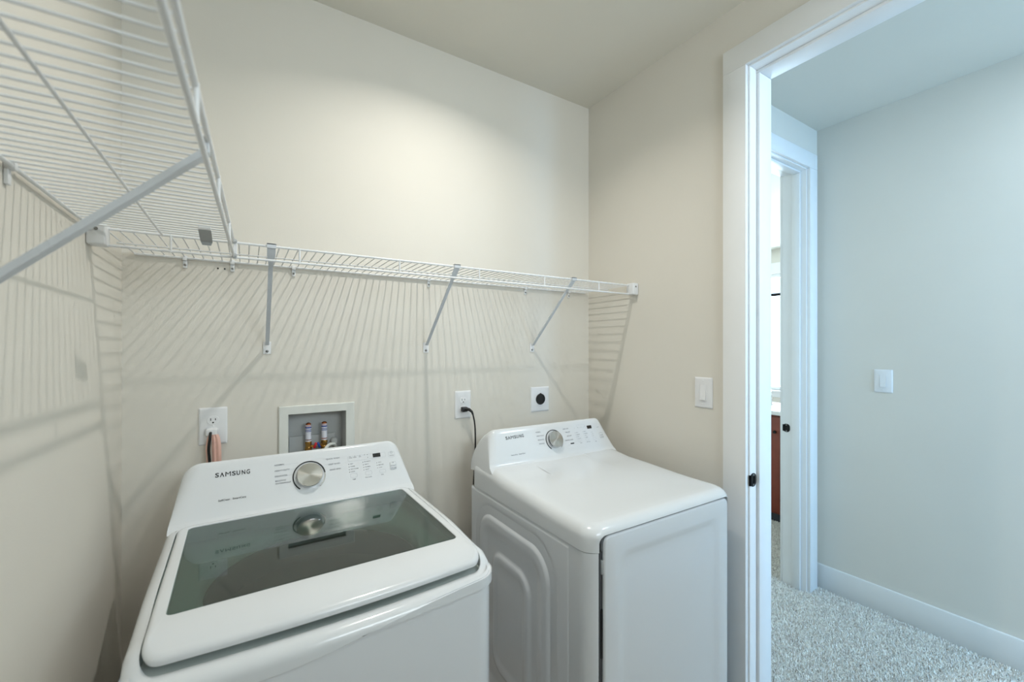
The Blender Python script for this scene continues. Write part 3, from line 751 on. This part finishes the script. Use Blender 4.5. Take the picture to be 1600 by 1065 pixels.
    letters(f, 'small_lettering', [('HIGH', 899.8, 675.8, .0046, 'LEFT', 1), ('MEDIUM', 900.8, 679, .0046, 'LEFT', 1), ('LOW', 901.9, 682, .0046, 'LEFT', 1), ('EX LOW', 903, 685, .0046, 'LEFT', 1),
            ('MORE', 911.8, 674, .0046, 'LEFT', 1), ('NORMAL', 912.9, 677, .0046, 'LEFT', 1), ('LESS', 914, 680, .0046, 'LEFT', 1), ('DAMP', 915, 683, .0046, 'LEFT', 1),
            ('60', 924.2, 674.8, .0046, 'LEFT', 1), ('40', 925.3, 677.6, .0046, 'LEFT', 1), ('20', 926.3, 680.4, .0046, 'LEFT', 1),
            ('TEMP', 908, 691.8, .0046, 'CENTER', 1), ('DRY LEVEL', 919.5, 689.8, .0046, 'CENTER', 1), ('TIME', 931, 689, .0046, 'CENTER', 1), ('POWER', 933.8, 667, .0044, 'CENTER', 1)], 'ink_grey', bold=.006)
    bm = bmesh.new()
    for px, py, wd, ht in ((907, 665.5, .05, .014),):
        x, y = f.st(px, py); outline(f, bm, x, y, wd, ht, .003)
    for px, py in ((905.5, 687.8), (917.5, 686), (929, 684.8)):
        x, y = f.st(px, py); outline(f, bm, x, y, .02, .011, .004)
    obj('printed_outline', bm, 'ink_pale', root)['kind'] = 'stuff'
    x, y = f.st(920.3, 666.8); bm = bmesh.new(); flat(f, bm, x, y, .0285, .0150, .0012); obj('display', bm, 'display', root)
    x, y = f.st(894.3, 692.4); bm = bmesh.new(); flat(f, bm, x, y, .021, .0048, .0009, .001); obj('printed_badge', bm, 'ink', root)
    x, y = f.st(939.3, 679.5); bm = bmesh.new(); add_box(bm, (-.0105, -.013, 0), (.0105, .013, .0022), .002, 2); bm.transform(f.mat(x, y, 0))
    sb = obj('start_button', bm, 'plastic_white', root)
    o = letters(f, 'button_lettering', [('START', 939.4, 679.5, .0056, 'CENTER', 1.1), ('PAUSE', 940.4, 682.2, .0056, 'CENTER', 1.1), ('>II', 938, 675.8, .006, 'CENTER', 1.1)], 'ink_grey', lift=.0030, bold=.006); o.parent = sb
dryer()

# ------------------------------------------------------------------ outlets, switches
def plate(root, w, h, d=.006, m='plate_white', hole=None):
    P = rrect(-w/2, w/2, -h/2, h/2, .003, 4, 2)
    L = [[(x, -z0, z) for x, z in [(a*s, b*s2) for a, b in P]] for z0, s, s2 in ((.0004, 1, 1), (d*.35, 1, 1), (d*.8, 1-.006/w*.9, 1-.006/h*.9), (d, 1-.012/w, 1-.012/h))]
    return obj('cover_plate', loft(bmesh.new(), L, True, False, True), m, root)
def screw_at(root, x, z, y=-.006):
    q = lathe([(.003, 0), (.003, .0008), (.002, .0014)], 12); q.transform(Matrix.Translation((x, y, z)) @ Matrix.Rotation(PI/2, 4, 'X')); obj('screw', q, 'plate_white', root)
def duplex(loc, label):
    r = thing('wall_outlet', label, 'outlet', loc)
    plate(r, .0795, .1245)
    for s in (1, -1):
        P = rrect(-.0168, .0168, -.0142, .0142, .0125, 6, 2)
        L = [[(x, -.0058, z+s*.0195) for x, z in P], [(x, -.0075, z+s*.0195) for x, z in P], [(x*.95, -.0081, z*.95+s*.0195) for x, z in P]]
        rc = obj('receptacle', loft(bmesh.new(), L, True, False, True), 'plate_white', r)
        for x, hgt in ((-.0065, .0085), (.0065, .0068)):
            obj('slot', BOX((x-.0011, -.0085, s*.0195+.003-hgt/2), (x+.0011, -.008, s*.0195+.003+hgt/2)), 'socket_dark', rc)
        q = lathe([(.0026, 0), (.0026, .0005)], 12); q.transform(Matrix.Translation((0, -.008, s*.0195-.0075)) @ Matrix.Rotation(PI/2, 4, 'X')); obj('ground_hole', q, 'socket_dark', rc)
    screw_at(r, 0, 0)
    return r
duplex((-.096, YB, 1.178), 'white duplex wall outlet behind the washer, by the hose box')
duplex((.827, YB, 1.183), 'white duplex wall outlet behind the dryer, beside the round socket')
r = thing('dryer_socket', 'white square wall plate with one round black socket', 'outlet', (1.255, YB, 1.180))
plate(r, .112, .124)
so = obj('socket', lathe([(.0275, 0), (.0275, .004), (.0262, .0055), (.0235, .0055), (.0225, .0035), (.0002, .0035)], 40, Matrix.Translation((0, -.0058, 0)) @ Matrix.Rotation(PI/2, 4, 'X')), 'black_plastic', r)
obj('locating_tab', BOX((-.004, -.0105, .0255), (.004, -.006, .030), .001, 1), 'black_plastic', so)
for a in (0, 120, 240):
    x, z = .0115*math.sin(math.radians(a+60)), .0115*math.cos(math.radians(a+60))
    obj('slot', BOX((x-.0014, -.0098, z-.006), (x+.0014, -.0092, z+.006)), 'socket_dark', so)
screw_at(r, 0, .045); screw_at(r, 0, -.045)
def rocker(name, loc, rotz, label):
    r = thing(name, label, 'switch', loc, rotz)
    plate(r, .0795, .1245)
    P = rrect(-.0168, .0168, -.0335, .0335, .002, 3, 2)
    obj('switch_frame', loft(bmesh.new(), [[(x, -.0058, z) for x, z in P], [(x, -.0068, z) for x, z in P], [(x*.93, -.0070, z*.97) for x, z in P], [(x*.88, -.0052, z*.95) for x, z in P]], True, False, True), 'plate_white', r)
    bm = bmesh.new()
    hx = .0125; pts = [(-.0300, -.0118), (.0, -.0082), (.0300, -.0070)]
    A = [(z, y) for z, y in pts]
    loops = [[(sx*hx, y, z) for z, y in A] + [(sx*hx, -.005, .0300), (sx*hx, -.005, -.0300)] for sx in (-1, 1)]
    loft(bm, loops, True, True, True)
    obj('rocker', bm, 'plate_white', r)
    screw_at(r, 0, .048); screw_at(r, 0, -.048)
rocker('light_switch', (XR, 1.055, 1.257), PI/2*-1, 'white rocker light switch on the beige wall above the dryer')
rocker('light_switch', (XH, .881, 1.258), PI/2*-1, 'white rocker light switch on the hallway wall beyond the doorway')

# ------------------------------------------------------------------ power cords
def spline(pts, n=10):
    P = [Vector(p) for p in pts]; P = [P[0]*2-P[1]] + P + [P[-1]*2-P[-2]]; out = []
    for i in range(1, len(P)-2):
        for k in range(n):
            t_ = k/n; a, b, c, d = P[i-1:i+3]
            out.append(.5*((2*b)+(c-a)*t_+(2*a-5*b+4*c-d)*t_*t_+(3*b-a-3*c+d)*t_**3))
    return out + [P[-2]]
r = thing('power_cord', 'black power cord plugged in behind the dryer', 'power cord', (.827, YB, 1.163))
bm = bmesh.new(); add_box(bm, (-.013, -.030, -.010), (.012, -.0087, .011), .003, 2); obj('plug', bm, 'black_plastic', r)
obj('strain_relief', TUBE([(.004, -.026, .002), (.016, -.036, .000), (.026, -.042, -.010), (.030, -.044, -.022)], [.0085, .007, .0055, .004], 12), 'black_plastic', r)
obj('cord', TUBE(spline([(.026, -.042, -.010), (.031, -.044, -.026), (.040, -.042, -.065), (.045, -.038, -.12), (.046, -.034, -.20), (.040, -.03, -.34)]), .0034, 10), 'black_plastic', r)
r = thing('power_cord', 'black power cord with a pink wire tag plugged in behind the washer', 'power cord', (-.096, YB, 1.158))
P = rrect(-.0165, .0165, -.013, .013, .006, 5, 2)
obj('plug', loft(bmesh.new(), [[(x-.004, -.0087, z) for x, z in P], [(x-.004, -.018, z) for x, z in P], [(x*.8-.004, -.023, z*.8) for x, z in P]], True, False, True), 'plate_white', r, 'white flat plug')
obj('cord', TUBE(spline([(-.006, -.019, .001), (-.006, -.032, -.002), (-.007, -.038, -.016), (-.010, -.036, -.05), (-.008, -.034, -.09), (-.004, -.032, -.16), (.0, -.03, -.28)]), .0042, 10), 'black_plastic', r)
for k, (xx, tl, wd) in enumerate(((-.015, .05, .004), (.004, .12, .006), (.016, .13, .0075))):
    pts = spline([(xx*.5, -.024, -.006), (xx*.8, -.028, -.02), (xx, -.030, -.05), (xx+.001, -.028, -.05-tl*.5), (xx+.002, -.026, -.05-tl)])
    bm = bmesh.new()
    loft(bm, [[(p.x-wd, p.y+.001, p.z), (p.x, p.y-.0022, p.z), (p.x+wd, p.y+.001, p.z), (p.x, p.y+.0018, p.z)] for p in pts], True, True, True)
    obj('tag_strip', bm, 'pink', r, 'pale pink plastic strip')

# ------------------------------------------------------------------ washer hose box
r = thing('hose_box', 'white recessed washer hose box in the wall with grey inside', 'hose box', ((BX0+BX1)/2, YB, 1.09))
cx = (BX0+BX1)/2; hwx = (BX1-BX0)/2; z0, z1 = BZ0-1.09, BZ1-1.09
fo = .031; n = 4
def rr(ax, az0, az1, y): return [(-ax, y, az0), (ax, y, az0), (ax, y, az1), (-ax, y, az1)]
obj('flange', loft(bmesh.new(), [rr(hwx+fo, z0-fo, z1+fo, -.0005), rr(hwx+fo, z0-fo, z1+fo, -.006), rr(hwx+fo-.003, z0-fo+.003, z1+fo-.003, -.008), rr(hwx, z0, z1, -.0065), rr(hwx-.0005, z0+.0005, z1-.0005, .004)]), 'box_white', r, ang=20)
obj('recess', loft(bmesh.new(), [rr(hwx-.0008, z0+.0008, z1-.0008, .003), rr(hwx-.003, z0+.003, z1-.003, .070), ], True, False, True), 'box_grey', r, ang=20)
obj('back_block', BOX((-hwx+.006, .058, z0+.006), (hwx-.030, .069, z0+.118), .003, 2), 'box_grey', r)
obj('drain_plug', lathe([(.014, 0), (.014, .014), (.010, .018)], 20, Matrix.Translation((hwx-.034, .060, z0+.088)) @ Matrix.Rotation(PI/2, 4, 'X')), 'box_grey', r)
def valve(dx, handle, hm, lab):
    v = thing('water_valve', lab, 'valve', (cx+dx, YB+.035, 1.074))
    Z = lambda zz: zz-1.09
    prof = [(.0085, Z(1.040)), (.0085, Z(1.060)), (.0125, Z(1.062)), (.0125, Z(1.078)), (.0105, Z(1.080)), (.0105, Z(1.088)), (.0120, Z(1.090)), (.0120, Z(1.098)), (.0095, Z(1.1005))]
    obj('valve_body', lathe(prof, 24), 'brass', v)
    ar = obj('hammer_arrestor', lathe([(.0098, Z(1.100)), (.0104, Z(1.103)), (.0104, Z(1.160)), (.0098, Z(1.163))], 24), 'label_paper', v, 'white labelled water hammer arrestor')
    obj('cap', lathe([(.0098, Z(1.163)), (.0092, Z(1.168)), (.004, Z(1.171))], 24), 'copper', ar)
    for za, zb, mm in ((1.138, 1.1405, 'label_blue'), (1.1435, 1.146, 'label_blue'), (1.151, 1.156, 'label_blue'), (1.1585, 1.1605, 'label_red'), (1.1055, 1.1085, 'copper')):
        obj('label_band', lathe([(.01055, Z(za)), (.01055, Z(zb))], 24, None, False, False), mm, ar)
    s = handle
    obj('stem', TUBE([(0, 0, Z(1.082)), (s*.018, -.012, Z(1.082))], .0045, 10), 'brass', v)
    bm = bmesh.new(); add_box(bm, (-.004, -.004, -.012), (.0045, .004, .010), .0015, 2); bm.transform(Matrix.Translation((s*.022, -.014, Z(1.086))) @ Matrix.Rotation(s*.35, 4, 'Y'))
    obj('lever', bm, hm, v)
    obj('hose', TUBE(spline([(0, -.004, Z(1.060)), (0, -.022, Z(1.057)), (s*-.004, -.040, Z(1.035)), (s*-.006, -.044, Z(.99)), (s*-.006, -.042, Z(.90)), (s*-.004, -.038, Z(.75))]), .0085, 12), 'clip_grey', v)
    obj('hose_nut', lathe([(.0135, 0), (.0135, .014), (.011, .017)], 8, Matrix.Translation((0, -.006, Z(1.060))) @ Matrix.Rotation(PI/2, 4, 'X')), 'brass', v)
valve(-.0290, 1, 'red', 'brass water valve with red lever in the hose box')
valve(.0270, -1, 'blue', 'brass water valve with blue lever in the hose box')
dh = obj('drain_hose', TUBE(spline([(.30, YB+.052, 1.00), (.299, YB+.05, 1.045), (.291, YB+.035, 1.062), (.272, YB+.014, 1.068), (.253, YB-.008, 1.058), (.247, YB-.020, 1.03), (.246, YB-.028, .97), (.246, YB-.032, .80)]), .0058, 14), 'box_white')
tag(dh, 'white drain hose arching out of the hose box', 'hose')

# ------------------------------------------------------------------ room beyond : vanity
v = thing('bathroom_vanity', 'reddish brown wooden vanity cabinet with a white top seen through the far doorway', 'cabinet', (3.66, 1.34, 0))
obj('body', BOX((.015, .0, .075), (.54, 1.25, .885), .002, 1), 'vanity_wood', v)
obj('toe_kick', BOX((.05, .0, 0), (.54, 1.25, .075)), 'vanity_kick', v)
for k in range(3):
    y = .01+.413*k
    d = obj('cabinet_door', BOX((-.003, y, .09), (.0148, y+.405, .872), .003, 2), 'vanity_wood', v)
    q = lathe([(.006, 0), (.006, .015), (.014, .02), (.012, .028)], 16, Matrix.Translation((-.003, y+.03, .75)) @ Matrix.Rotation(-PI/2, 4, 'Y')); obj('knob', q, 'bronze', d)
obj('worktop', BOX((-.02, 0, .886), (.55, 1.27, .918), .003, 2), 'quartz', v)
fa = thing('faucet', 'small faucet standing on the white vanity top', 'faucet', (4.05, 2.03, .918))
obj('spout', TUBE(spline([(0, 0, 0), (0, 0, .09), (-.03, 0, .125), (-.08, 0, .12), (-.11, 0, .09)]), .011, 12), 'chrome', fa)
obj('base', lathe([(.026, 0), (.026, .008), (.014, .014), (.012, .03)], 24), 'chrome', fa)
obj('handle', TUBE([(0, .0, .05), (0, .035, .06), (0, .05, .085)], .007, 10), 'bronze', fa)
